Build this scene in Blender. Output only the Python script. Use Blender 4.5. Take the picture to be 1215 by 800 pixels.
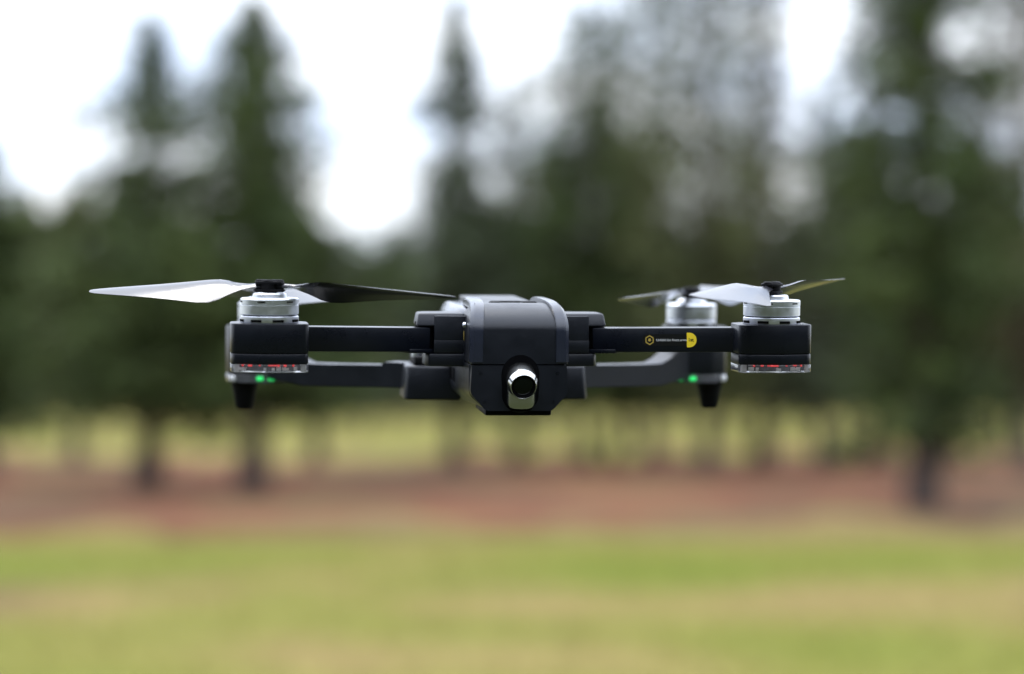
import bpy, bmesh, math, random
import numpy as np
from mathutils import Vector, Matrix
R = math.radians
for o in list(bpy.data.objects): bpy.data.objects.remove(o)
scene = bpy.context.scene

# ------------------------------------------------------------------ camera
EYE = 1.6
LENS = 95.0
FPX = LENS/36*1215
cam_d = bpy.data.cameras.new('camera'); cam = bpy.data.objects.new('camera', cam_d)
scene.collection.objects.link(cam)
cam.location = (0, 0, EYE)
cam.rotation_euler = (R(90)+math.atan(50/FPX), 0, 0)
cam_d.sensor_width = 36; cam_d.lens = LENS
cam_d.clip_start = 0.05; cam_d.clip_end = 3000
cam_d.dof.use_dof = True
cam_d.dof.focus_distance = 1.512
cam_d.dof.aperture_fstop = 4.0
cam_d.dof.aperture_blades = 0
scene.camera = cam
scene.render.resolution_x = 1024; scene.render.resolution_y = 674

# ------------------------------------------------------------------ world, sun, exposure
SUN_EL, SUN_AZ = R(62), R(325)           # a veiled sun high above the trees ahead, to the left
w = bpy.data.worlds.new('World'); scene.world = w; w.use_nodes = True
nt = w.node_tree; nt.nodes.clear()
N = nt.nodes.new; L = nt.links.new
out = N('ShaderNodeOutputWorld')
sky = N('ShaderNodeTexSky'); sky.sky_type = 'NISHITA'; sky.sun_disc = False
sky.sun_elevation = SUN_EL; sky.sun_rotation = SUN_AZ
bg1 = N('ShaderNodeBackground'); bg1.inputs['Strength'].default_value = 0.13
L(sky.outputs[0], bg1.inputs['Color'])
tc = N('ShaderNodeTexCoord'); mp = N('ShaderNodeMapping'); mp.inputs['Scale'].default_value = (1, 1, 2.6)
L(tc.outputs['Generated'], mp.inputs['Vector'])
nz = N('ShaderNodeTexNoise'); nz.inputs['Scale'].default_value = 9.0; nz.inputs['Detail'].default_value = 5
L(mp.outputs[0], nz.inputs['Vector'])
cr = N('ShaderNodeValToRGB'); cr.color_ramp.elements[0].position = .34; cr.color_ramp.elements[1].position = .62
cr.color_ramp.elements[0].color = (.60, .72, .96, 1); cr.color_ramp.elements[1].color = (.95, .97, 1, 1)
L(nz.outputs[0], cr.inputs[0])
bg2 = N('ShaderNodeBackground')
# an overcast sky is about three times brighter overhead than at the horizon
sp = N('ShaderNodeSeparateXYZ'); L(tc.outputs['Generated'], sp.inputs[0])
el = N('ShaderNodeMapRange'); el.inputs[1].default_value = 0; el.inputs[2].default_value = 1; el.inputs[3].default_value = 1.0; el.inputs[4].default_value = 3.0
L(sp.outputs['Z'], el.inputs[0]); L(el.outputs[0], bg2.inputs['Strength'])
L(cr.outputs[0], bg2.inputs['Color'])
mx = N('ShaderNodeMixShader'); mx.inputs[0].default_value = .86
L(bg1.outputs[0], mx.inputs[1]); L(bg2.outputs[0], mx.inputs[2]); L(mx.outputs[0], out.inputs[0])

sd = bpy.data.lights.new('sun', 'SUN'); sd.energy = 1.0; sd.angle = R(20); sd.color = (1, .97, .93)
sun = bpy.data.objects.new('sun', sd); scene.collection.objects.link(sun)
sv = Vector((math.sin(SUN_AZ)*math.cos(SUN_EL), math.cos(SUN_AZ)*math.cos(SUN_EL), math.sin(SUN_EL)))
sun.rotation_euler = sv.to_track_quat('Z', 'Y').to_euler(); sun.location = (0, -5, 12)

scene.view_settings.view_transform = 'Standard'; scene.view_settings.look = 'None'
scene.view_settings.gamma = 1; scene.view_settings.use_curve_mapping = False
scene.view_settings.exposure = 0.75

# ------------------------------------------------------------------ materials
def mat(name, col, rough=.5, metal=0., var=0., scale=60., bump=0., bscale=400., emit=None, es=0., spec=.5,
        trans=0., coat=0., aniso=0., alpha=None):
    m = bpy.data.materials.new(name); m.use_nodes = True
    t = m.node_tree; b = t.nodes['Principled BSDF']
    b.inputs['Base Color'].default_value = (*col, 1); b.inputs['Roughness'].default_value = rough
    b.inputs['Metallic'].default_value = metal; b.inputs['Specular IOR Level'].default_value = spec
    b.inputs['Transmission Weight'].default_value = trans; b.inputs['Coat Weight'].default_value = coat
    b.inputs['Anisotropic'].default_value = aniso
    co = t.nodes.new('ShaderNodeTexCoord')
    if var:
        n = t.nodes.new('ShaderNodeTexNoise'); n.inputs['Scale'].default_value = scale; n.inputs['Detail'].default_value = 6
        t.links.new(co.outputs['Object'], n.inputs['Vector'])
        r = t.nodes.new('ShaderNodeMapRange'); r.inputs[1].default_value = .3; r.inputs[2].default_value = .7
        r.inputs[3].default_value = 1-var; r.inputs[4].default_value = 1+var
        t.links.new(n.outputs[0], r.inputs[0])
        mul = t.nodes.new('ShaderNodeVectorMath'); mul.operation = 'SCALE'; mul.inputs[0].default_value = col
        t.links.new(r.outputs[0], mul.inputs['Scale']); t.links.new(mul.outputs[0], b.inputs['Base Color'])
        r2 = t.nodes.new('ShaderNodeMapRange'); r2.inputs[1].default_value = .3; r2.inputs[2].default_value = .7
        r2.inputs[3].default_value = rough*.85; r2.inputs[4].default_value = min(1, rough*1.15)
        t.links.new(n.outputs[0], r2.inputs[0]); t.links.new(r2.outputs[0], b.inputs['Roughness'])
    if bump:
        n2 = t.nodes.new('ShaderNodeTexNoise'); n2.inputs['Scale'].default_value = bscale; n2.inputs['Detail'].default_value = 3
        t.links.new(co.outputs['Object'], n2.inputs['Vector'])
        bp = t.nodes.new('ShaderNodeBump'); bp.inputs['Strength'].default_value = bump; bp.inputs['Distance'].default_value = .0004
        t.links.new(n2.outputs[0], bp.inputs['Height']); t.links.new(bp.outputs[0], b.inputs['Normal'])
    if emit:
        b.inputs['Emission Color'].default_value = (*emit, 1); b.inputs['Emission Strength'].default_value = es
    return m

M_SHELL = mat('shell plastic', (.0048, .0062, .0105), .36, spec=.38, var=.12, scale=90, bump=.25, bscale=2500)
M_TOP = mat('smooth shell plastic', (.02, .024, .036), .16, var=.1, scale=90, spec=.8)
M_ARM = mat('arm plastic', (.0036, .0048, .0085), .30, spec=.34, var=.12, scale=90, bump=.2, bscale=2500)
M_BLACK = mat('black rubber', (.003, .003, .0035), .6, spec=.12, var=.2, scale=120)
M_RAIL = mat('rail plastic', (.015, .018, .030), .20, spec=.7, var=.08, scale=90, bump=.15, bscale=2500)
M_GAP = mat('seam black', (.002, .002, .0025), .8, spec=.05)
M_SILVER = mat('brushed aluminium', (.76, .79, .84), .38, 1., var=.06, scale=300, aniso=.3)
M_SILVER2 = mat('satin aluminium ring', (.80, .82, .90), .45, 1., var=.05, scale=250)
M_CHROME = mat('chrome barrel', (.58, .58, .56), .2, 1.)
M_COPPER = mat('copper winding', (.25, .10, .05), .4, .8)
M_BLADE = mat('blade plastic', (.022, .022, .027), .20, var=.08, scale=60, coat=.1)
M_GLASS = mat('lens glass', (.002, .004, .003), .05, spec=.22)
M_CLEAR = mat('clear polycarbonate', (.92, .92, .92), .12, trans=.95, var=.04, scale=400)
M_FROST = mat('frosted diffuser', (.75, .75, .74), .35, trans=.35)
M_PCB = mat('circuit strip', (.05, .05, .07), .5, var=.5, scale=900)
M_RED = mat('red light', (.3, .01, .01), .4, emit=(1, .03, .03), es=.42)
M_GREEN = mat('green light', (.02, .5, .1), .4, emit=(.03, 1, .22), es=.4)
M_YELLOW = mat('yellow decal', (.85, .62, .02), .5)
M_GOLD = mat('dull yellow print', (.42, .30, .05), .5)
M_WHITE = mat('white print', (.7, .7, .7), .5)
M_DECAL = mat('black decal', (.004, .004, .005), .3)

# ------------------------------------------------------------------ helpers
coll = scene.collection
MM = .001
def link(o, parent=None):
    coll.objects.link(o)
    if parent is not None: o.parent = parent
    return o
def tag(o, label=None, cat=None, group=None, kind=None):
    if label: o['label'] = label
    if cat: o['category'] = cat
    if group: o['group'] = group
    if kind: o['kind'] = kind
    return o
class MB:
    """collects shapes, millimetre units, into ONE mesh"""
    def __init__(s): s.bm = bmesh.new()
    def _merge(s, t, M=None):
        if M is not None: bmesh.ops.transform(t, matrix=M, verts=t.verts)
        me = bpy.data.meshes.new('t'); t.to_mesh(me); t.free(); s.bm.from_mesh(me); bpy.data.meshes.remove(me)
        return s
    def prism(s, pts, z0, z1, bev=.5, M=None, seg=2, top=None):
        t = bmesh.new()
        a = [t.verts.new((x, y, z0)) for x, y in pts]
        b = [t.verts.new((x, y, z1)) for x, y in (top or pts)]
        n = len(pts)
        t.faces.new(a[::-1]); t.faces.new(b)
        for i in range(n): t.faces.new((a[i], a[(i+1) % n], b[(i+1) % n], b[i]))
        bmesh.ops.recalc_face_normals(t, faces=t.faces)
        if bev: bmesh.ops.bevel(t, geom=[e for e in t.edges if e.calc_face_angle(0) > R(25)], offset=bev, segments=seg, affect='EDGES', profile=.5, clamp_overlap=True)
        return s._merge(t, M)
    def box(s, x0, x1, y0, y1, z0, z1, bev=.5, M=None, seg=2):
        return s.prism([(x0, y0), (x1, y0), (x1, y1), (x0, y1)], z0, z1, bev, M, seg)
    def lathe(s, prof, c=(0, 0, 0), M=None, n=64):
        t = bmesh.new(); rings = []
        for r, z in prof:
            if r < 1e-6: rings.append([t.verts.new((0, 0, z))])
            else: rings.append([t.verts.new((r*math.cos(2*math.pi*k/n), r*math.sin(2*math.pi*k/n), z)) for k in range(n)])
        for A, B in zip(rings, rings[1:]):
            for k in range(n):
                q = (k+1) % n
                if len(A) == 1 and len(B) == 1: continue
                if len(A) == 1: t.faces.new((A[0], B[q], B[k]))
                elif len(B) == 1: t.faces.new((A[k], A[q], B[0]))
                else: t.faces.new((A[k], A[q], B[q], B[k]))
        bmesh.ops.recalc_face_normals(t, faces=t.faces)
        bmesh.ops.translate(t, verts=t.verts, vec=c)
        return s._merge(t, M)
    def loft(s, secs, M=None, bev=0):
        t = bmesh.new(); rows = [[t.verts.new(p) for p in sec] for sec in secs]
        n = len(rows[0])
        for A, B in zip(rows, rows[1:]):
            for k in range(n): t.faces.new((A[k], A[(k+1) % n], B[(k+1) % n], B[k]))
        t.faces.new(rows[0][::-1]); t.faces.new(rows[-1])
        bmesh.ops.recalc_face_normals(t, faces=t.faces)
        if bev: bmesh.ops.bevel(t, geom=[e for e in t.edges if e.calc_face_angle(0) > R(35)], offset=bev, segments=2, affect='EDGES', clamp_overlap=True)
        return s._merge(t, M)
    def build(s, name, m, parent=None, sharp=32, label=None, origin=None):
        for f in s.bm.faces: f.smooth = True
        for e in s.bm.edges: e.smooth = e.calc_face_angle(0) < R(sharp)
        bmesh.ops.scale(s.bm, vec=(MM, MM, MM), verts=s.bm.verts)
        if origin:
            bmesh.ops.translate(s.bm, verts=s.bm.verts, vec=(-origin[0]*MM, -origin[1]*MM, -origin[2]*MM))
        me = bpy.data.meshes.new(name); s.bm.to_mesh(me); s.bm.free()
        me.materials.append(m)
        o = bpy.data.objects.new(name, me); link(o, parent)
        if origin: o.location = (origin[0]*MM, origin[1]*MM, origin[2]*MM)
        if label: o['label'] = label
        return o
def rpoly(pts, r, n=5):
    """2-D polygon with rounded corners; r a number or one per corner"""
    out = []; k = len(pts)
    for i in range(k):
        p = Vector(pts[i]); a = Vector(pts[i-1]); b = Vector(pts[(i+1) % k])
        ri = r[i] if isinstance(r, (list, tuple)) else r
        da = (a-p); db = (b-p); la, lb = da.length, db.length
        q = min(ri, la*.45, lb*.45)
        pa = p+da/la*q; pb = p+db/lb*q
        for j in range(n+1):
            t = j/n; out.append(tuple(pa*(1-t)**2+p*2*t*(1-t)+pb*t*t))
    return out

# ------------------------------------------------------------------ the drone (1 unit = 1 mm in its own frame: x right, y rearward, z up)
drone = bpy.data.objects.new('drone', None); link(drone)
drone.location = (0.0049, 1.4998, 1.6225)
drone.rotation_euler = (R(4.0), 0, R(6.8))
drone.empty_display_size = .1
tag(drone, 'dark grey folding quadcopter drone hovering nose-on in mid air above the lawn', 'drone')

SEAM = -14.9
def upper_sec(y, zt, hwt, zs, hw, inset=0):
    zs = min(zs, zt-1.2)
    pts = [(-hwt, zt), (hwt, zt), (hw, zs), (hw, SEAM+.35), (-hw, SEAM+.35), (-hw, zs)]
    return [(p[0], y, p[1]) for p in rpoly(pts, [5, 5, 4.5, .3, .3, 4.5], 6)]
def lower_sec(y, zb, hwb, zl, hw):
    pts = [(-hw, SEAM-.35), (hw, SEAM-.35), (hw, zl), (hwb, zb), (-hwb, zb), (-hw, zl)]
    return [(p[0], y, p[1]) for p in rpoly(pts, [.3, .3, 3, 2.5, 2.5, 3], 6)]
us = [(5, 4.4, 23.5, 2, 26.2), (5.3, 6.2, 23, 3.5, 26.8), (6.5, 8.6, 22.5, 5, 27.2), (8.5, 10.9, 22.2, 6.5, 27.4), (11.5, 13.2, 22, 7.4, 27.5), (15.5, 15.3, 21.8, 7.9, 27.5),
      (20, 16.8, 21.6, 8.2, 27.5), (26, 17.9, 21.5, 8.4, 27.5), (34, 18.4, 21.5, 8.4, 27.6), (42, 18.2, 22, 8.2, 27.8), (50, 16.8, 24, 8, 28.5)]
MB().loft([upper_sec(*a) for a in us]).build('nose_hood', M_SHELL, drone, 40)
rs = [(50.2, 12, 25.5, 6.5, 28.5), (54, 13.6, 27, 7.5, 29.5), (70, 14.6, 28.5, 8, 31), (100, 15.0, 29.3, 8, 32), (150, 14.6, 28.5, 7.5, 31.5), (180, 13.2, 26, 6, 29), (193, 10, 22, 3, 25), (197, 6, 18, 0, 21)]
MB().loft([upper_sec(*a) for a in rs]).build('upper_shell', M_TOP, drone, 40)
# lower shell with a real oval recess for the camera in its front face
ls = [(12.5, -39.0, 17.5, -31, 26), (14, -40.6, 18.4, -32, 27.4), (60, -41.5, 19, -33, 28), (100, -43, 20, -35, 28.5), (160, -43, 20, -35, 27), (190, -38, 17, -31, 22), (196, -30, 14, -26, 18)]
MB().loft([lower_sec(*a) for a in ls]).build('lower_shell', M_SHELL, drone, 40)
# seam core
MB().box(-25.5, 25.5, 7.5, 190, SEAM-1.5, SEAM+1.5, 0).build('seam_core', M_GAP, drone)
# lower front mask: plate with stadium opening, bevelled chin
def stadium(cx, cz0, cz1, r, n=14):
    p = []
    for i in range(n+1): a = math.pi*i/n; p.append((cx+r*math.cos(a), cz1+r*math.sin(a)))
    for i in range(n+1): a = math.pi+math.pi*i/n; p.append((cx+r*math.cos(a), cz0+r*math.sin(a)))
    return p
def ring_plate(outer, inner, y0, y1, cx, cz, name, m, chin=0):
    """plate in the x-z plane with a hole, outer resampled by angle"""
    t = bmesh.new()
    def hit(poly, a):
        d = Vector((math.cos(a), math.sin(a))); best = 0
        for i in range(len(poly)):
            p = Vector(poly[i])-Vector((cx, cz)); q = Vector(poly[(i+1) % len(poly)])-Vector((cx, cz)); e = q-p
            den = d.x*e.y-d.y*e.x
            if abs(den) < 1e-9: continue
            s = (p.x*e.y-p.y*e.x)/den; u = (p.x*d.y-p.y*d.x)/den
            if s > 0 and -1e-6 <= u <= 1+1e-6: best = max(best, s)
        return (cx+d.x*best, cz+d.y*best)
    angs = set(2*math.pi*k/96 for k in range(96))
    for p in outer: angs.add(math.atan2(p[1]-cz, p[0]-cx) % (2*math.pi))
    angs = sorted(angs); n = len(angs)
    O = [hit(outer, a) for a in angs]; I = [hit(inner, a) for a in angs]
    of = [t.verts.new((x, y0, z)) for x, z in O]; ob = [t.verts.new((x, y1, z)) for x, z in O]
    i0 = [t.verts.new((x, y0, z)) for x, z in I]; ib = [t.verts.new((x, y1, z)) for x, z in I]
    for k in range(n):
        q = (k+1) % n
        t.faces.new((of[k], of[q], i0[q], i0[k])); t.faces.new((ob[q], ob[k], ib[k], ib[q]))
        t.faces.new((of[q], of[k], ob[k], ob[q])); t.faces.new((i0[k], i0[q], ib[q], ib[k]))
    bmesh.ops.recalc_face_normals(t, faces=t.faces)
    eds = [e for e in t.edges if e.calc_face_angle(0) > R(60)]
    bmesh.ops.bevel(t, geom=eds, offset=.45, segments=2, affect='EDGES', clamp_overlap=True)
    mb = MB(); mb._merge(t); return mb.build(name, m, drone, 30)
outer = rpoly([(-26.6, SEAM-.35), (26.6, SEAM-.35), (27.4, -31), (18.6, -40.7), (-18.6, -40.7), (-27.4, -31)], [.4, .4, 2, 2, 2, 2], 3)
CX, CZ = .6, -26
ring_plate(outer, stadium(CX, -32.0, -25.0, 9.9), 5.2, 12.6, CX, -27.5, 'front_mask', M_SHELL)
# black collar around the opening, its hood reaching above the seam onto the nose
def arch(r0, r1, z0, a0, a1, n=40): 
    o = [(CX+r1*math.cos(a0+(a1-a0)*i/n), z0+r1*math.sin(a0+(a1-a0)*i/n)) for i in range(n+1)]
    i_ = [(CX+r0*math.cos(a0+(a1-a0)*i/n), z0+r0*math.sin(a0+(a1-a0)*i/n)) for i in range(n+1)]
    return o+i_[::-1]
def yext(pts, y0, y1, name, m, parent, bev=.3, sharp=30):
    t = bmesh.new(); a = [t.verts.new((x, y0, z)) for x, z in pts]; b = [t.verts.new((x, y1, z)) for x, z in pts]; n = len(pts)
    t.faces.new(a); t.faces.new(b[::-1])
    for k in range(n): t.faces.new((a[k], b[k], b[(k+1) % n], a[(k+1) % n]))
    bmesh.ops.recalc_face_normals(t, faces=t.faces)
    if bev: bmesh.ops.bevel(t, geom=[e for e in t.edges if e.calc_face_angle(0) > R(50)], offset=bev, segments=2, affect='EDGES', clamp_overlap=True)
    mb = MB(); mb._merge(t); return mb.build(name, m, parent, sharp)
col = []
n = 28
for i in range(n+1): a = math.pi*i/n; col.append((CX+10.6*math.cos(a), -20.6+11.2*math.sin(a)))
for i in range(n+1): a = math.pi+math.pi*i/n; col.append((CX+10.2*math.cos(a), -32.2+8.6*math.sin(a)))
yext(col, 4.35, 9.5, 'camera_recess', M_GAP, drone, .4)
# gimbal camera: upright chrome housing and barrel with lens
camh = bpy.data.objects.new('camera_housing_tmp', None)
bpy.data.objects.remove(camh)
T = Matrix.Translation((CX, 1.5, -28.5))
prof = [(0, 9.6), (6.2, 9.3), (8.2, 7.6), (8.7, 5.5), (8.7, -6.6), (8.3, -8.2), (7.2, -9.7), (5.2, -10.5), (0, -10.9)]
housing = MB().lathe([(r*.92, z) for r, z in prof], M=T @ Matrix.Scale(.75, 4, (0, 1, 0))).build('camera_housing', M_CHROME, drone, 50)
LT = Matrix.Translation((CX+.1, -1.6, -24.0)) @ Matrix.Rotation(R(90+17), 4, 'X')
MB().lathe([(8.6, -8), (8.6, 3.2), (8.4, 3.8), (8.1, 4.2), (7.25, 7.5), (7.05, 7.75), (6.8, 7.6), (6.75, 5)], M=LT, n=96).build('lens_barrel', M_CHROME, housing, 25)
MB().lathe([(6.8, 4), (6.78, 7.3), (6.3, 6.9), (5.2, 6.0), (4.4, 5.8), (4.2, 5.2), (3.4, 5.1), (3.2, 4.7), (0, 4.7)], M=LT, n=96).build('lens_ring', M_GAP, housing, 25)
MB().lathe([(6.6, 5.6), (5.0, 6.6), (3.0, 7.15), (1.5, 7.35), (0, 7.45)], M=LT).build('lens_glass', M_GLASS, housing, 60)
MB().box(-18.6, 18.6, 9, 60, -43.6, -40.4, .8).build('belly_plate', M_BLACK, drone)
# rails over the nose
def rail(sx):
    path = [(24.3, 4.3, -13.8), (24.3, 4.0, 3.5), (24.2, 4.9, 7.8), (23.9, 7.2, 11.5), (23.4, 11, 14.8), (22.8, 16, 17.2), (22.2, 24, 18.9), (21.6, 36, 19.9), (20.9, 55, 20.3), (20.4, 78, 20.2), (20.1, 88, 19.0), (20, 92, 15)]
    secs = []
    for i, (x, y, z) in enumerate(path):
        p0 = Vector(path[max(i-1, 0)]); p1 = Vector(path[min(i+1, len(path)-1)]); t = (p1-p0).normalized()
        nrm = Vector((0, -t.z, t.y)).normalized()       # outward: forward / up
        if nrm.z < 0 and i > 4: nrm = -nrm
        w = 3.9
        drop = 1.8 if i < 7 else 1.2
        pin = Vector((sx*(x-w), y, z)); pout = Vector((sx*(x+w*.9), y, z))
        a = pin; b = pout-nrm*drop
        secs.append([tuple(a), tuple(a+Vector((sx*5.2, 0, 0))), tuple(b), tuple(b-nrm*4), tuple(a-nrm*(4 if i < 6 else 6.5))])
    MB().loft(secs, bev=.35).build('nose_rail', M_RAIL, drone, 34)
rail(-1); rail(1)
# small fittings: screws, vent slots on the flanks, sensor window on the belly plate
for sx in (-1, 1):
    for (x, z) in ((21.5, -19.5), (19.5, -35.5)):
        MB().lathe([(0, 0), (1.0, 0), (1.0, .25), (.55, .3), (.45, .12), (0, .12)], M=Matrix.Translation((sx*x, 5.15, z)) @ Matrix.Rotation(R(90), 4, 'X'), n=24).build('screw', M_ARM, drone)
    v = MB()
    for k in range(7): v.box(min(sx*27.3, sx*28.6), max(sx*27.3, sx*28.6), 84+k*5, 86.4+k*5, -30, -22, .2)
    v.build('side_vent', M_GAP, drone)
# battery between the rails
MB().prism(rpoly([(-15.5, 44), (15.5, 44), (17, 60), (17, 176), (-17, 176), (-17, 60)], 2, 3), 5, 17.2, 1.2, seg=3).build('battery', M_SHELL, drone)
b = MB(); b.box(-9, 9, 66, 74, 17, 18.1, .5); b.build('power_button', M_BLACK, drone)
MB().box(-13, -6.5, 40, 47, 14, 18.9, .8).box(5.5, 14, 40, 52, 14, 19.0, .8).build('battery_latch', M_BLACK, drone)

def mirror(sx): return Matrix.Scale(sx, 4, (1, 0, 0))
def fixM(sx): return None if sx > 0 else mirror(-1)
# front arm shoulders
for sx in (-1, 1):
    M = mirror(sx)
    sh = MB()
    sh.prism([(27, 40), (54.6, 43), (54.6, 66), (50, 70), (27, 72)], 4.6, 12.0, 1.3, M=M, seg=3, top=[(27, 43), (53.2, 45.5), (53.2, 66), (49, 70), (27, 72)])
    sh.prism([(26, 39.85), (44.4, 41.85), (44.4, 66), (26, 70)], -10.6, 10.6, .4, M=M)
    sh.prism([(26, 39.6), (44.6, 41.6), (44.6, 43.2), (26, 41.6)], -10.4, -3.4, .2, M=M)
    s_o = sh.build('front_shoulder', M_SHELL, drone, 30)
    MB().prism([(26, 39.2), (47.4, 42.4), (49.2, 46), (49.2, 66), (26, 70)], -18.2, -10.9, .9, M=M).build('shoulder_lip', M_SHELL, s_o, 30)
    MB().lathe([(0, -10.8), (5.6, -10.8), (5.8, -10), (5.8, 7), (0, 7)], c=(49, 52, 0), M=M).build('hinge_pin', M_BLACK, s_o)

# pods
def pod_outline(cx, cy, sx, ext=0.):
    # rounded hexagon, apex towards the nose, longer on its outer side
    p = [(-21, -12.5), (-17, -15), (3, -17), (19.8, -10.5), (21.6, -6), (21.6, 12), (15, 18), (-14, 18), (-21, 12)]
    p = [(x*(1+ext/20), y*(1+ext/20)) for x, y in p]
    return [(cx+sx*x, cy+y) for x, y in rpoly(p, 2.2, 3)]
def arm_matrix(p0, p1):
    a = Vector(p0); b_ = Vector(p1); x = (b_-a).normalized(); z = Vector((0, 0, 1)); y = z.cross(x).normalized(); z = x.cross(y)
    M = Matrix(((x.x, y.x, z.x, a.x), (x.y, y.y, z.y, a.y), (x.z, y.z, z.z, a.z), (0, 0, 0, 1)))
    return M, (b_-a).length
def text_mesh(s, size, name, m, parent, loc, rot, weight=0.0):
    c = bpy.data.curves.new(name, 'FONT'); c.body = s; c.size = size*MM; c.align_x = 'LEFT'; c.align_y = 'CENTER'; c.extrude = .00002; c.offset = weight*MM
    o = bpy.data.objects.new(name+'_c', c); coll.objects.link(o)
    bpy.context.view_layer.update()
    me = bpy.data.meshes.new_from_object(o.evaluated_get(bpy.context.evaluated_depsgraph_get())); 
    bpy.data.objects.remove(o); bpy.data.curves.remove(c)
    me.materials.clear(); me.materials.append(m)
    k = bpy.data.objects.new(name, me); link(k, parent); k.location = [v*MM for v in loc]; k.rotation_euler = rot
    return k
def motor(cx, cy, z0, h, parent, hub_h):
    """z0 pod top; h height of can"""
    s = h/13.6
    mo = MB().lathe([(0, 4.4*s), (15.4, 4.4*s), (15.9, 4.8*s), (15.9, 9.6*s), (15.6, 9.9*s), (15.6, 10.1*s), (16.0, 10.3*s), (16.0, 12.9*s), (15.3, 13.5*s), (10.5, 13.7*s), (9.5, 13.7*s), (9.2, 15.6*s), (8.4, 16.2*s), (0, 16.2*s)], c=(cx, cy, z0)).build('motor', M_SILVER, parent, 30)
    b = MB(); b.lathe([(0, 0), (15.7, 0), (15.9, .4), (15.9, 3.4*s), (15.5, 3.8*s), (0, 3.8*s)], c=(cx, cy, z0)); b.build('motor_base', M_SILVER2, mo, 30)
    b = MB(); b.lathe([(0, 3.6*s), (14.6, 3.6*s), (14.6, 4.6*s), (0, 4.6*s)], c=(cx, cy, z0)); b.build('stator_gap', M_GAP, mo)
    b = MB()
    for k in range(8):
        a = 2*math.pi*(k+.35)/8
        Mk = Matrix.Translation((cx, cy, z0)) @ Matrix.Rotation(a, 4, 'Z')
        b.box(14.2, 16.15, -3.2, 3.2, .5, 2.0*s, .25, M=Mk)
    b.build('base_slots', M_GAP, mo)
    b = MB()
    for k in range(6):
        a = 2*math.pi*(k+.2)/6
        Mk = Matrix.Translation((cx, cy, z0)) @ Matrix.Rotation(a, 4, 'Z')
        b.box(15.2, 16.1, -2.2, 2.2, 11.2*s, 12.0*s, .1, M=Mk)
    b.build('bell_slots', M_GAP, mo)
    return mo
def blade(ang, cw, cx, cy, z, parent, L=105., droop=0.0, lab=None):
    """thin twisted aerofoil; cw = seen from above"""
    secs = []
    st = [(4, 5, 4, 2.6), (9, 5.5, 7, 2.2), (15, 8, 17, 1.8), (20, 12.5, 24, 1.6), (26, 19.5, 29, 1.4), (31, 23.5, 29, 1.3), (38, 24.3, 27, 1.2), (50, 22.5, 23, 1.1), (65, 19.3, 19, 1.0), (80, 15.8, 16, .9), (93, 12.2, 13, .8), (100, 9, 12, .7), (103.6, 6, 11, .6), (105, 2.6, 11, .4)]
    s = -1 if cw else 1                  # leading-edge side along +y (ccw) or -y (cw)
    for r, ch, tw, th in st:
        r *= L/105
        t = R(tw); zc = z-droop*(r/105)**1.5
        ring = []
        # chord coordinate u: +lead .. -trail ; quarter chord near the axis
        lead, trail = ch*.36, -ch*.64
        up = [(lead, 0), (lead*.75, th*.55), (lead*.1, th*.75), (trail*.5, th*.5), (trail, .12)]
        dn = [(trail, -.12), (trail*.5, -th*.05), (lead*.1, -th*.25), (lead*.75, -th*.35)]
        for u, v in up+dn:
            camb = -.05*ch*((u/ch)**2)*2
            yy = u*math.cos(t)-v*math.sin(t); zz = u*math.sin(t)+v*math.cos(t)+camb
            ring.append((r, s*yy, zc+zz))
        secs.append(ring)
    Mk = Matrix.Translation((cx, cy, 0)) @ Matrix.Rotation(R(ang), 4, 'Z')
    o = MB().loft(secs, M=Mk).build('propeller_blade', M_BLADE, parent, 50)
    if lab: o['label'] = lab
    return o
def propeller(cx, cy, z, ang, cw, parent, droop=(0, 0)):
    """hub base at z"""
    Mk = Matrix.Translation((cx, cy, z)) @ Matrix.Rotation(R(ang), 4, 'Z')
    hub = MB()
    hub.lathe([(0, 0), (3.6, 0), (3.8, .5), (3.8, 3), (5, 4), (5, 8.4), (4.6, 8.9), (2.6, 8.9), (2.3, 8.4), (0, 8.4)], M=Mk)
    hub.prism(rpoly([(-8, -3), (-4, -5.2), (4, -5.2), (8, -3), (8, 3), (4, 5.2), (-4, 5.2), (-8, 3)], 2, 4), 6.6, 8.1, .4, M=Mk)
    hub.prism(rpoly([(-8.6, -2.8), (-4, -5), (4, -5), (8.6, -2.8), (8.6, 2.8), (4, 5), (-4, 5), (-8.6, 2.8)], 2, 4), 2.6, 3.8, .4, M=Mk)
    for q in (-1, 1): hub.lathe([(0, 2), (2.4, 2), (2.6, 2.4), (2.6, 8.5), (2.2, 9), (0, 9)], c=(q*5.4, 0, 0), M=Mk)
    h = hub.build('propeller', M_BLACK, parent, 30)
    blade(ang, cw, cx, cy, z+5.2, h, droop=droop[0]); blade(ang+180, cw, cx, cy, z+5.2, h, droop=droop[1])
    return h

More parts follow.
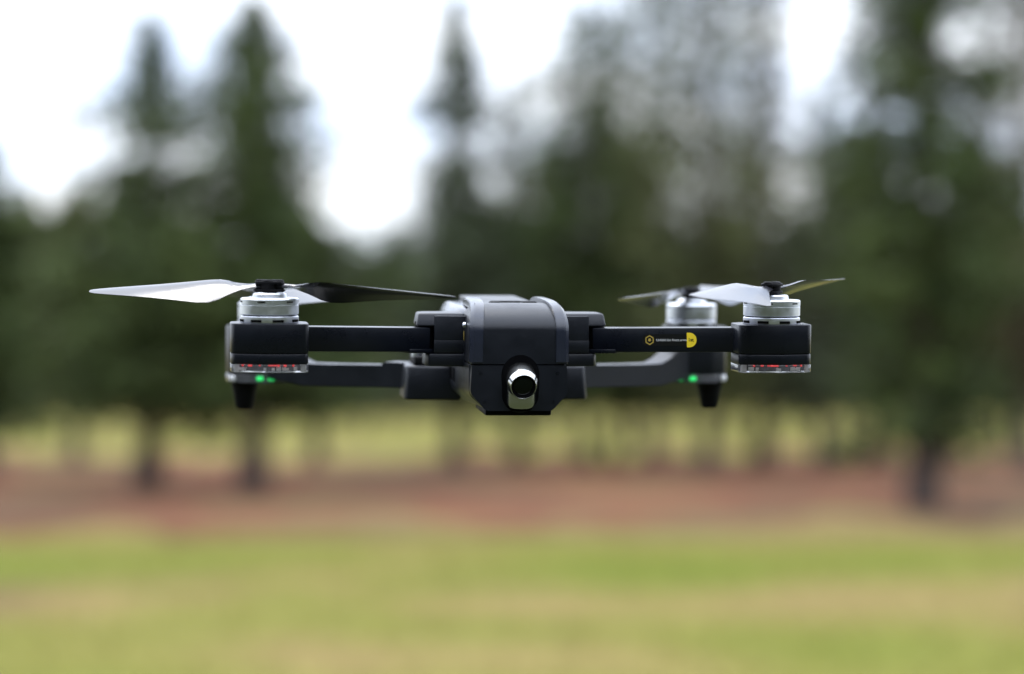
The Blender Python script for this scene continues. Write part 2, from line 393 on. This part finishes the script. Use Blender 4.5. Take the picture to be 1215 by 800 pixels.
# front arms, pods, motors, propellers
for sx in (-1, 1):
    M, Ln = arm_matrix((sx*50.5, 50, -3.2), (sx*139, 3, -.2))
    a = MB()
    y0, y1 = (-8.2, 8.2)
    a.box(0, Ln-8, y0, y1, -6.9, 6.9, .55, M=M, seg=2)
    a.box(-4, 14, y0-.5, y1+.5, -7.6, -5.2, .5, M=M)
    arm = a.build('front_arm', M_ARM, drone, 30)
    if sx > 0:
        # decal on the arm's front face, in the arm's own directions
        fy = y0-.03
        def onface(pts, z=0., d=.03): return [tuple(M @ Vector((u, fy-d, v))) for u, v in pts]
        def flat(pts, name, m, lab=None, d=.03):
            t = bmesh.new(); f = [t.verts.new(p) for p in onface(pts, d=d)]; g = [t.verts.new(p) for p in onface(pts, d=0)]; n_ = len(f)
            t.faces.new(f); t.faces.new(g[::-1])
            for k in range(n_): t.faces.new((f[k], f[(k+1) % n_], g[(k+1) % n_], g[k]))
            bmesh.ops.recalc_face_normals(t, faces=t.faces)
            mb = MB(); mb._merge(t); return mb.build(name, m, arm)
        A = []
        def u_of(x): return (x-50.5)/(139-50.5)*Ln
        ui, ut, uy, ue = 34.4, 38.4, 56.6, 62.4
        flat(rpoly([(ui-4.4, -3.3), (uy+1, -3.3), (uy+1, 3.3), (ui-4.4, 3.3)], 3.0, 6), 'sticker_base', M_DECAL, d=.03)
        hexo = [(ui+2.8*math.cos(R(30+60*k)), 2.8*math.sin(R(30+60*k))) for k in range(6)]
        hexi = [(ui+2.15*math.cos(R(30+60*k)), 2.15*math.sin(R(30+60*k))) for k in range(6)]
        t = bmesh.new()
        for rr in (0,):
            O = [t.verts.new(p) for p in onface(hexo, d=.08)]; I = [t.verts.new(p) for p in onface(hexi, d=.08)]
            for k in range(6): t.faces.new((O[k], O[(k+1) % 6], I[(k+1) % 6], I[k]))
            D = [t.verts.new(p) for p in onface([(ui-.95, -.2), (ui, -.9), (ui+.95, -.2), (ui+.6, .9), (ui-.6, .9)], d=.08)]; t.faces.new(D)
        mb = MB(); mb._merge(t); mb.build('hexagon_icon', M_GOLD, arm)
        half = [(uy, -4.1), (uy+1.6, -4.1)]+[(uy+1.6+4.1*math.sin(math.pi*k/16), -4.1*math.cos(math.pi*k/16)) for k in range(1, 16)]+[(uy+1.6, 4.1), (uy, 4.1)]
        flat(half, 'yellow_half_disc', M_YELLOW, d=.09)
        rot = M.to_3x3().to_4x4() @ Matrix.Rotation(R(90), 4, 'X')
        eul = rot.to_euler()
        text_mesh('Unfold the front arms', 2.05, 'sticker_text', M_WHITE, arm, M @ Vector((ut, fy-.13, 0)), eul, .0)
        text_mesh('1st', 2.7, 'sticker_number', M_DECAL, arm, M @ Vector((uy+.7, fy-.17, 0.1)), eul, .05)
    cx, cy = (-139, 0) if sx < 0 else (141.6, 0)
    pod = MB().prism(pod_outline(cx, cy, sx), -7.6, 8.6, .6).build('front_motor_pod', M_ARM, drone, 30)
    MB().prism(pod_outline(cx, cy, sx, -.15), -13.6, -7.9, .5).build('pod_skirt', M_ARM, pod, 30)
    MB().prism(pod_outline(cx, cy, sx, -.6), -8.2, -7.3, 0).build('pod_seam', M_GAP, pod, 30)
    MB().prism(pod_outline(cx, cy, sx, -3), -17, -13.5, 0).build('circuit_strip', M_PCB, pod, 30)
    MB().prism(pod_outline(cx, cy, sx, 0), -18.1, -13.7, .4).build('light_cover', M_CLEAR, pod, 30)
    b = MB()
    out = pod_outline(cx, cy, sx, -1.6)
    rnd = random.Random(3+sx)
    def front(u):                       # point of the pod's front edge at local x = u
        X = cx+sx*u; ys = []
        for p, q in zip(out, out[1:]+out[:1]):
            if (p[0]-X)*(q[0]-X) <= 0 and abs(p[0]-q[0]) > 1e-6: ys.append(p[1]+(q[1]-p[1])*(X-p[0])/(q[0]-p[0]))
        return (X, min(ys) if ys else cy)
    chips = MB(); fr = MB()
    for (tt, ln, kind) in [(-17.6, 2.6, 'f'), (-8, 1.6, 'r'), (-4.5, 1.2, 'r'), (-1.2, 4.6, 'r'), (5.5, 1.0, 'r'), (10.6, 2.2, 'r'), (-12.5, 1.0, 'r'), (14.5, 1.1, 'r'), (17.6, 2.6, 'f')]:
        # position on outline at local x = tt, front side
        best = front(tt)
        (chips if kind == 'r' else fr).box(best[0]-ln/2, best[0]+ln/2, best[1]+.2, best[1]+2.2, (-14.5-.35*rnd.random() if kind == 'r' else -17.6), -13.9, .1)
    for q in range(9):
        tt = rnd.uniform(-18, 18); best = front(tt)
        fr.box(best[0]-.5, best[0]+.5+rnd.random()*2, best[1]+.6, best[1]+2.4, -16.9, -15.3+rnd.uniform(-.4, .4), .1)
    chips.build('red_light', M_RED, pod); fr.build('light_diffuser', M_FROST, pod)
    mo = motor(cx, cy, 8.7, 13.6, drone, 0)
    propeller(cx, cy, 23.2, (-20 if sx < 0 else 54), True, drone, (4.0, 4.0) if sx < 0 else (-2.6, 1.0))

# rear arm hinges, arms, pods
for sx in (-1, 1):
    M = mirror(sx)
    hb = MB()
    hb.prism([(22, 112), (53.8, 118), (55.6, 122), (55.6, 152), (48, 160), (22, 160)], -43.4, -22.8, 1.6, M=M, seg=3, top=[(22, 113), (52.5, 119), (54, 122), (54, 152), (48, 160), (22, 160)])
    h = hb.build('rear_hinge', M_SHELL, drone, 30)
    MB().prism([(20, 116), (49, 121), (49, 158), (20, 158)], -22.9, -17.5, .8, M=M).build('hinge_cap', M_BLACK, h, 30)
    MB().lathe([(0, -18), (3.2, -18), (3.2, -14), (0, -14)], c=(47, 130, 0), M=M).build('hinge_screw', M_SILVER, h)
    # arm
    A = Matrix.Identity(4)
    P0 = Vector((sx*46, 148, 0)); P1 = Vector((sx*137, 221, 0))
    Ma, Ln = arm_matrix(P0, P1)
    zs = [(-8, -22.8, -38.2), (12, -22.8, -38.2), (19, -22.9, -38.3), (19.6, -24.8, -38.4), (60, -26, -39.6), (80, -26.2, -40.0), (88, -23.5, -38.9), (98, -18, -37.5), (Ln-6, -16.5, -36.8)]
    secs = [[(u, -8, zb), (u, 8, zb), (u, 8, zt), (u, -8, zt)] for u, zt, zb in zs]
    if sx < 0: secs = [[(u, -v, z) for u, v, z in sec] for sec in secs]
    MB().loft(secs, M=Ma, bev=.5).build('rear_arm', M_SHELL, drone, 30)
    cx, cy = (-136.2 if sx < 0 else 138), 225
    def rp(ext=0.):
        p = [(-17, -10), (-9, -17), (10, -17), (21, -9), (24, 3), (20, 13), (8, 17), (-17, 15)]
        return [(cx+sx*x*(1+ext/20), cy+y*(1+ext/20)) for x, y in rpoly(p, 3, 3)]
    pod = MB().prism(rp(), -34.2, -4.2, .8).build('rear_motor_pod', M_SHELL, drone, 30)
    MB().prism(rp(-3), -39.5, -34, 0).build('circuit_strip', M_PCB, pod, 30)
    MB().prism(rp(0), -39.6, -34.3, .8).build('light_cover', M_CLEAR, pod, 30)
    g = MB(); 
    xs = (-4.5, 2.6) if sx < 0 else (-9.5, -1.5)
    for k in xs: g.box(cx+sx*k-2.2, cx+sx*k+2.2, cy-18.2+abs(k)*.25, cy-14, -38.2, -35.6, .9)
    g.build('green_light', M_GREEN, pod)
    g = MB().box(cx+sx*19.5-2, cx+sx*19.5+2, cy-11.8, cy-7, -39, -35.2, 1.2); g.build('light_diffuser', M_WHITE, pod)
    MB().lathe([(0, -57), (4.6, -57), (5.4, -56), (7.2, -46), (8.8, -39.4), (0, -39.4)], c=(cx+sx*12, cy-2, 0)).build('foot', M_BLACK, pod, 30)
    mo = motor(cx, cy, -4.1, 14.6, drone, 0)
    propeller(cx, cy, 11.9, (-60 if sx < 0 else 236), False, drone)
# small yellow marking on the hood's left flank
o = text_mesh('II', 7.5, 'side_marking', M_GOLD, drone, (-28.35, 36, -.5), (R(90), 0, R(-90)), 0.05)
MB().lathe([(0, 0), (1.5, 0), (1.5, 1.2), (.9, 1.6), (0, 1.6)], M=Matrix.Translation((-27.9, 30, 6)) @ Matrix.Rotation(R(-90), 4, 'Y')).build('side_screw', M_SILVER, drone)

# ------------------------------------------------------------------ ground
def ground_mat():
    m = bpy.data.materials.new('lawn'); m.use_nodes = True; t = m.node_tree; b = t.nodes['Principled BSDF']; b.inputs['Roughness'].default_value = .95
    b.inputs['Specular IOR Level'].default_value = .1
    n = t.nodes.new; l = t.links.new
    co = n('ShaderNodeTexCoord')
    mp = n('ShaderNodeMapping'); mp.inputs['Scale'].default_value = (.33, .36, 1); l(co.outputs['Object'], mp.inputs['Vector'])
    nz = n('ShaderNodeTexNoise'); nz.inputs['Scale'].default_value = 1.0; nz.inputs['Detail'].default_value = 4; l(mp.outputs[0], nz.inputs['Vector'])
    fine = n('ShaderNodeTexNoise'); fine.inputs['Scale'].default_value = 7; fine.inputs['Detail'].default_value = 6; l(co.outputs['Object'], fine.inputs['Vector'])
    sep = n('ShaderNodeSeparateXYZ'); l(co.outputs['Object'], sep.inputs[0])
    # mown strips and worn strips lie across the lawn at given distances; their edges wander
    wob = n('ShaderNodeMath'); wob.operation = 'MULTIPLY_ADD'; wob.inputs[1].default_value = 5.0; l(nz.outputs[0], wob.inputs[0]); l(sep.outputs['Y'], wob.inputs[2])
    mr = n('ShaderNodeMapRange'); mr.inputs[1].default_value = 12.5; mr.inputs[2].default_value = 72.5; l(wob.outputs[0], mr.inputs[0])
    band = n('ShaderNodeValToRGB'); e = band.color_ramp; e.interpolation = 'EASE'
    pts = [(13, .55), (16.2, .50), (17.3, .62), (18.6, .26), (20.2, .28), (21.6, .72), (24.5, .76), (26.5, .50), (28, .08), (33, .0), (54, .1), (58, .42), (70, .48)]
    e.elements[0].position = 0; e.elements[0].color = (.55,)*3+(1,); e.elements[1].position = 1; e.elements[1].color = (.6,)*3+(1,)
    for y, v in pts: k = e.elements.new((y-10)/60); k.color = (v, v, v, 1)
    l(mr.outputs[0], band.inputs[0])
    f1 = n('ShaderNodeMath'); f1.operation = 'MULTIPLY_ADD'; f1.inputs[1].default_value = 1.9; f1.inputs[2].default_value = -.95; l(nz.outputs[0], f1.inputs[0])
    f2 = n('ShaderNodeMath'); f2.operation = 'ADD'; l(f1.outputs[0], f2.inputs[0]); l(band.outputs[0], f2.inputs[1])
    ramp = n('ShaderNodeValToRGB'); e = ramp.color_ramp
    e.elements[0].position = 0; e.elements[0].color = (.125, .086, .038, 1)
    e.elements[1].position = .95; e.elements[1].color = (.108, .130, .013, 1)
    k = e.elements.new(.24); k.color = (.200, .150, .052, 1)
    k = e.elements.new(.5); k.color = (.152, .142, .028, 1)
    l(f2.outputs[0], ramp.inputs[0])
    g = n('ShaderNodeMapRange'); g.inputs[1].default_value = .3; g.inputs[2].default_value = .7; g.inputs[3].default_value = .75; g.inputs[4].default_value = 1.25; l(fine.outputs[0], g.inputs[0])
    mul = n('ShaderNodeVectorMath'); mul.operation = 'SCALE'
    l(ramp.outputs[0], mul.inputs[0]); l(g.outputs[0], mul.inputs['Scale'])
    # shade painted into the unseen near turf, weakening its bounce; full lawn colour beyond
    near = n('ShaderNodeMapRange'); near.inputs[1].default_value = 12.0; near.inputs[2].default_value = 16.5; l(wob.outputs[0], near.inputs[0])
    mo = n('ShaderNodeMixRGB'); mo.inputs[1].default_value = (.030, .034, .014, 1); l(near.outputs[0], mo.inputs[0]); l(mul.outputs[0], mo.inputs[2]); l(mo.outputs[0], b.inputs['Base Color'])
    return m
def litter_mat():
    m = bpy.data.materials.new('pine litter'); m.use_nodes = True; t = m.node_tree; b = t.nodes['Principled BSDF']; b.inputs['Roughness'].default_value = 1
    b.inputs['Specular IOR Level'].default_value = .1
    n = t.nodes.new; l = t.links.new; co = n('ShaderNodeTexCoord')
    mp = n('ShaderNodeMapping'); mp.inputs['Scale'].default_value = (.17, .16, 1); l(co.outputs['Object'], mp.inputs['Vector'])
    nz = n('ShaderNodeTexNoise'); nz.inputs['Scale'].default_value = 1.3; nz.inputs['Detail'].default_value = 8; nz.inputs['Roughness'].default_value = .6; l(mp.outputs[0], nz.inputs['Vector'])
    ramp = n('ShaderNodeValToRGB'); e = ramp.color_ramp
    e.elements[0].position = .34; e.elements[0].color = (.055, .036, .020, 1); e.elements[1].position = .66; e.elements[1].color = (.15, .115, .050, 1)
    k = e.elements.new(.45); k.color = (.090, .050, .026, 1); k = e.elements.new(.54); k.color = (.128, .046, .024, 1)
    l(nz.outputs[0], ramp.inputs[0]); l(ramp.outputs[0], b.inputs['Base Color']); return m
def sheet(name, pts, z, m):
    me = bpy.data.meshes.new(name); me.from_pydata([(x, y, z) for x, y in pts], [], [list(range(len(pts)))]); me.materials.append(m)
    o = link(bpy.data.objects.new(name, me)); tag(o, kind='structure'); return o
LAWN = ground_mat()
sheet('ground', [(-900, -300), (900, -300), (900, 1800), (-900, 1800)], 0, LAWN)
rnd = random.Random(5)
near = []; far = []
x = -60
while x <= 60:
    near.append((x, 30.2+1.8*math.sin(x*.35+1)+rnd.uniform(-3.6, 3.0)-(.8 if x > 2 else 0)))
    far.append((x, 57+3*math.sin(x*.21)+rnd.uniform(-7, 7)))
    x += .55
sheet('pine_litter_bed', near+far[::-1], .004, litter_mat())

# ------------------------------------------------------------------ trees
def leaf_mat(name, c0, c1):
    m = bpy.data.materials.new(name); m.use_nodes = True; t = m.node_tree; b = t.nodes['Principled BSDF']
    b.inputs['Roughness'].default_value = .7; b.inputs['Specular IOR Level'].default_value = .1
    n = t.nodes.new; l = t.links.new; co = n('ShaderNodeTexCoord')
    nz = n('ShaderNodeTexNoise'); nz.inputs['Scale'].default_value = 1.1; nz.inputs['Detail'].default_value = 5; l(co.outputs['Object'], nz.inputs['Vector'])
    r = n('ShaderNodeValToRGB'); r.color_ramp.elements[0].position = .35; r.color_ramp.elements[1].position = .65
    r.color_ramp.elements[0].color = (*c0, 1); r.color_ramp.elements[1].color = (*c1, 1)
    l(nz.outputs[0], r.inputs[0]); l(r.outputs[0], b.inputs['Base Color'])
    return m
LEAF = {'dark': leaf_mat('dark needles', (.031, .050, .017), (.078, .106, .031)),
        'olive': leaf_mat('olive needles', (.050, .062, .024), (.112, .126, .048)),
        'brown': leaf_mat('browned needles', (.050, .046, .020), (.100, .090, .042)),
        'grey': leaf_mat('grey green needles', (.048, .064, .034), (.094, .118, .065))}
BARK = mat('bark', (.060, .042, .034), .9, var=.4, scale=7)

def trunk_mesh(h, r0, limbs, seed):
    rg = random.Random(seed); V = []; F = []
    def tube(pts, rads, n):
        base = len(V)
        for i, p in enumerate(pts):
            d = (pts[min(i+1, len(pts)-1)]-pts[max(i-1, 0)]).normalized()
            a = d.orthogonal().normalized(); b_ = d.cross(a)
            for k in range(n):
                an = 2*math.pi*k/n; V.append(p+(a*math.cos(an)+b_*math.sin(an))*rads[i])
        for i in range(len(pts)-1):
            for k in range(n):
                F.append((base+i*n+k, base+i*n+(k+1) % n, base+(i+1)*n+(k+1) % n, base+(i+1)*n+k))
    pts = []; rads = []
    lean = Vector((rg.uniform(-.02, .02), rg.uniform(-.02, .02), 0))
    for i in range(11):
        t = i/10; z = h*t*.985
        pts.append(Vector((lean.x*z+.04*math.sin(i*1.3+seed), lean.y*z+.04*math.cos(i*1.7+seed), z-(.05 if i == 0 else 0))))
        rads.append(r0*((1-t)**.9)*.92+.012+(r0*.45 if i == 0 else 0))
    tube(pts, rads, 10)
    for (p0, p1, r) in limbs:
        mid = (p0+p1)/2+Vector((0, 0, .05)); tube([p0, mid, p1], [r, r*.7, r*.25], 5)
    return V, F
def tree(name, x, y, h, hw, base, dens, leaf, seed, label, cat='tree', group=None, r0=.16, top=1.0, shape=.75, sparse_top=0., leafsize=.075, gap=None):
    rg = np.random.RandomState(seed); pr = random.Random(seed)
    branches = []; n_b = int(26+h*9*dens)
    phase = pr.uniform(0, 6)
    for i in range(n_b):
        t = (i+.5)/n_b
        z = base+(h-base)*t**1.02
        tt = (z-base)/(h-base)
        # conical profile that swells above the lowest limbs, uneven from limb to limb
        prof = (1-tt)**shape*min(1, .62+tt*3.2)
        lumps = 1+.22*math.sin(tt*17+phase)+.12*math.sin(tt*41+phase*2)
        L_ = hw*prof*lumps*pr.uniform(.6, 1.12)+.10
        if gap and gap[0] < tt < gap[1]: L_ *= .55
        az = i*2.399+pr.uniform(-.5, .5)
        rise = (.35*tt-.12)+pr.uniform(-.12, .12)
        p0 = Vector((0, 0, z)); p1 = Vector((math.cos(az)*L_, math.sin(az)*L_, z+L_*rise))
        branches.append((p0, p1, max(.008, .03*(1-tt)*r0/.16)))
    # foliage
    cs = []
    for (p0, p1, r) in branches:
        L_ = (p1-p0).length; tt = (p0.z-base)/(h-base)
        d = dens*(1-sparse_top*tt)
        if gap and gap[0] < tt < gap[1]: d *= .4
        k = int(max(6, L_*150*d*(.075/leafsize)**1.5))
        s = rg.rand(k)**.75
        a = np.array(p0)[None]*(1-s[:, None])+np.array(p1)[None]*s[:, None]
        wv = (.10+.20*L_*(1-np.abs(s-.6)))[:, None]
        off = rg.randn(k, 3)*wv*np.array([.62, .62, .38]); off[:, 2] -= np.abs(rg.randn(k))*.05+.05*L_*s
        cs.append(a+off)
    # tip leader
    k = 60; s = rg.rand(k)
    cs.append(np.stack([rg.randn(k)*.06*(1.2-s), rg.randn(k)*.06*(1.2-s), h-.7+.75*s], 1))
    c = np.concatenate(cs); n_ = len(c)
    u = rg.randn(n_, 3); u[:, 2] *= .5; u /= np.linalg.norm(u, axis=1)[:, None]
    v = rg.randn(n_, 3); v -= (v*u).sum(1)[:, None]*u; v /= np.linalg.norm(v, axis=1)[:, None]
    sz = leafsize*(.6+rg.rand(n_)*.9)[:, None]
    V = np.stack([c-u*sz*1.2, c+v*sz*.42, c+u*sz*1.2, c-v*sz*.42], 1).reshape(-1, 3)
    me = bpy.data.meshes.new('crown')
    me.vertices.add(4*n_); me.vertices.foreach_set('co', V.astype(np.float32).ravel())
    me.loops.add(4*n_); me.loops.foreach_set('vertex_index', np.arange(4*n_, dtype=np.int32))
    me.polygons.add(n_); me.polygons.foreach_set('loop_start', np.arange(0, 4*n_, 4, dtype=np.int32)); me.polygons.foreach_set('loop_total', np.full(n_, 4, dtype=np.int32))
    me.update(); me.validate(); me.materials.append(LEAF[leaf])
    root = link(bpy.data.objects.new(name, None)); root.location = (x, y, 0); root.rotation_euler = (0, 0, pr.uniform(0, 6))
    tag(root, label, cat, group)
    link(bpy.data.objects.new('crown', me), root)
    tv, tf = trunk_mesh(h, r0, branches, seed)
    tm = bpy.data.meshes.new('trunk'); tm.from_pydata([tuple(p) for p in tv], [], tf); tm.materials.append(BARK)
    for p in tm.polygons: p.use_smooth = True
    link(bpy.data.objects.new('trunk', tm), root)
    return root
def wx(px, d): return (px-607.5)/FPX*d
def dist(py): return EYE*FPX/(py-450)
def ht(py, d): return EYE+(450-py)/FPX*d
#     name, x px, base px, top px, halfwidth px, crown base px, density, leaf, label, extra
T = [
 ('conifer', -18, 566, 165, 95, 500, 1.1, 'dark', 'dark conifer cut off by the left edge, low boughs near the ground', dict()),
 ('pine_tree', 177, 580, 15, 190, 478, 1.05, 'dark', 'tall pine with ragged thin top, its bare trunk the second from the left edge', dict(sparse_top=.45, gap=(.62, .68), r0=.19, shape=.86)),
 ('pine_tree', 300, 584, -5, 200, 470, 1.1, 'dark', 'dense dark green pine behind the left front propeller', dict(r0=.20, shape=.76, sparse_top=.3)),
 ('pine_tree', 376, 549, 262, 84, 472, 1.0, 'dark', 'shorter slim-trunked pine just right of the dense pine behind the left propeller', dict(r0=.15)),
 ('pine_tree', 88, 548, 218, 100, 470, 1.0, 'olive', 'shorter olive pine between the left edge conifer and the ragged pine', dict(r0=.14)),
 ('pine_tree', 541, 556, -8, 142, 470, .95, 'grey', 'narrow spired pine with thin feathery top, left of the drone body', dict(sparse_top=.2, r0=.15, shape=.9, gap=(.6, .66))),
 ('pine_tree', 612, 549, 95, 95, 470, .70, 'olive', 'thin olive pine directly behind the drone body', dict(sparse_top=.5, r0=.15)),
 ('pine_tree', 692, 556, 0, 130, 465, .85, 'dark', 'dense green pine rising just right of the drone nose', dict(sparse_top=.6, r0=.12, shape=.6)),
 ('pine_tree', 727, 553, 5, 96, 470, .75, 'olive', 'slim dark-trunked pine between the nose and the yellow sticker', dict(sparse_top=.5, r0=.09, shape=.6)),
 ('pine_tree', 775, 545, -70, 100, 465, .6, 'grey', 'sparse grey green pine behind the arm with the yellow sticker', dict(sparse_top=.3, r0=.10)),
 ('pine_tree', 838, 560, -170, 130, 465, .76, 'olive', 'tall open-crowned pine behind the right rear motor', dict(sparse_top=.5, r0=.12, shape=.45)),
 ('pine_tree', 905, 552, -90, 100, 468, .66, 'brown', 'open brownish pine behind the right front motor', dict(sparse_top=.5, r0=.16, shape=.6)),
 ('pine_tree', 975, 560, 100, 96, 472, .62, 'grey', 'pine of middling height just beyond the right front propeller tip', dict(sparse_top=.45, r0=.14)),
 ('pine_tree', 1036, 551, 130, 84, 470, .85, 'olive', 'low full pine tucked against the left of the big dark conifer', dict(sparse_top=.3, r0=.13)),
 ('conifer', 1098, 604, -260, 138, 515, .95, 'dark', 'biggest dark conifer, standing nearest on the right of the photo', dict(r0=.20, shape=.40)),
 ('conifer', 1218, 562, -160, 115, 465, .70, 'brown', 'brownish conifer cut off by the right edge', dict(r0=.17, shape=.5, sparse_top=.3)),
]
for i, (nm, px, pb, pt, hwp, pc, dn, lf, lb, ex) in enumerate(T):
    d = dist(pb)
    tree(nm, wx(px, d), d, ht(pt, d), hwp/FPX*d, max(.9, ht(pc, d)), dn, lf, 11+i, lb, **ex)

# trees along the far side of the field: a few crowns, copied and turned
protos = []
for k, (h_, w_, lf, dn) in enumerate([(13, 3.6, 'dark', 1.0), (11, 3.5, 'olive', 1.0), (15, 3.7, 'grey', .9), (9, 3.6, 'dark', 1.0)]):
    protos.append(tree('field_edge_tree', 0, 0, h_, w_, 1.7, dn, lf, 70+k, 'pine in the dark blurred row along the far side of the field', group='trees along the far side of the field', r0=.2, leafsize=.2, shape=.6))
rnd = random.Random(9); first = [True]*4
row = []
for r_, (yy, step) in enumerate([(118, 4.6), (138, 5.2), (160, 5.6)]):
    x = -.30*yy-6
    while x < .30*yy+6:
        row.append((x+rnd.uniform(-1.2, 1.2), yy+rnd.uniform(-7, 7))); x += step
for i, (x, y) in enumerate(row):
    k = rnd.randrange(4); p = protos[k]
    if first[k]: r = p; first[k] = False
    else:
        r = p.copy(); coll.objects.link(r)
        for ch in p.children:
            c = ch.copy(); coll.objects.link(c); c.parent = r
    s = rnd.uniform(.62, .92)
    pxx = x/y*FPX+607.5; low = 300 if 385 < pxx < 505 else 245      # the far row dips to low young trees in the clearing
    s = min(s, ht(low, y)/(13, 11, 15, 9)[k]); r.location = (x, y, 0); r.scale = (s*1.15, s*1.15, s); r.rotation_euler = (0, 0, rnd.uniform(0, 6))

# single pines standing out in the field, between the near trees and the far row
for i, (px, d, s, k) in enumerate([(30, 74, .55, 1), (128, 86, .5, 0), (236, 70, .5, 3), (330, 92, .52, 2), (432, 78, .40, 1), (476, 96, .46, 0), (575, 72, .5, 1), (655, 84, .55, 2), (748, 70, .52, 0), (800, 98, .6, 1), (868, 76, .6, 3), (938, 88, .55, 1), (1005, 72, .5, 2), (1150, 80, .62, 0), (1190, 70, .55, 1)]):
    r = protos[k].copy(); coll.objects.link(r)
    for ch in protos[k].children:
        c = ch.copy(); coll.objects.link(c); c.parent = r
    r.name = 'pine_tree'; r['label'] = 'thin pine out in the pale field between the near trunks and the far dark row'; r['group'] = 'pines out in the field'
    r.location = (wx(px, d), d, 0); r.scale = (s, s, s*1.15); r.rotation_euler = (0, 0, rnd.uniform(0, 6))

# pines standing behind the photographer: they close off the low sky on that side
for i in range(30):
    a = R(188+164*i/29); d = 17+rnd.uniform(-2, 3)+(i % 2)*6
    k = i % 4; r = protos[k].copy(); coll.objects.link(r)
    for ch in protos[k].children:
        c = ch.copy(); coll.objects.link(c); c.parent = r
    r['label'] = 'pine on the near side of the lawn, behind where the photograph was taken'; r['group'] = 'pines behind the viewpoint'
    s = rnd.uniform(.8, 1.05); r.location = (d*math.cos(a)*1.5, d*math.sin(a), 0); r.scale = (s*1.2, s*1.2, s); r.rotation_euler = (0, 0, rnd.uniform(0, 6))

# ------------------------------------------------------------------ tufts of grass on the near lawn: nobody could count them
rg = np.random.RandomState(4); n_ = 60000
yy = 5+rg.rand(n_)**.7*24; xx = (rg.rand(n_)-.5)*(yy*.52+3)
hh = .018+rg.rand(n_)*.03; a = rg.rand(n_)*6.283; wd = .006
dx, dy = np.cos(a)*wd, np.sin(a)*wd; lx, ly = rg.randn(n_)*.012, rg.randn(n_)*.012
V = np.stack([np.stack([xx-dx, yy-dy, np.zeros(n_)], 1), np.stack([xx+dx, yy+dy, np.zeros(n_)], 1), np.stack([xx+lx, yy+ly, hh], 1)], 1).reshape(-1, 3)
me = bpy.data.meshes.new('grass'); me.vertices.add(3*n_); me.vertices.foreach_set('co', V.astype(np.float32).ravel())
me.loops.add(3*n_); me.loops.foreach_set('vertex_index', np.arange(3*n_, dtype=np.int32))
me.polygons.add(n_); me.polygons.foreach_set('loop_start', np.arange(0, 3*n_, 3, dtype=np.int32)); me.polygons.foreach_set('loop_total', np.full(n_, 3, dtype=np.int32))
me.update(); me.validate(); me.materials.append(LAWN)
tag(link(bpy.data.objects.new('grass', me)), 'short yellowish green lawn grass below the drone', 'grass', kind='stuff')
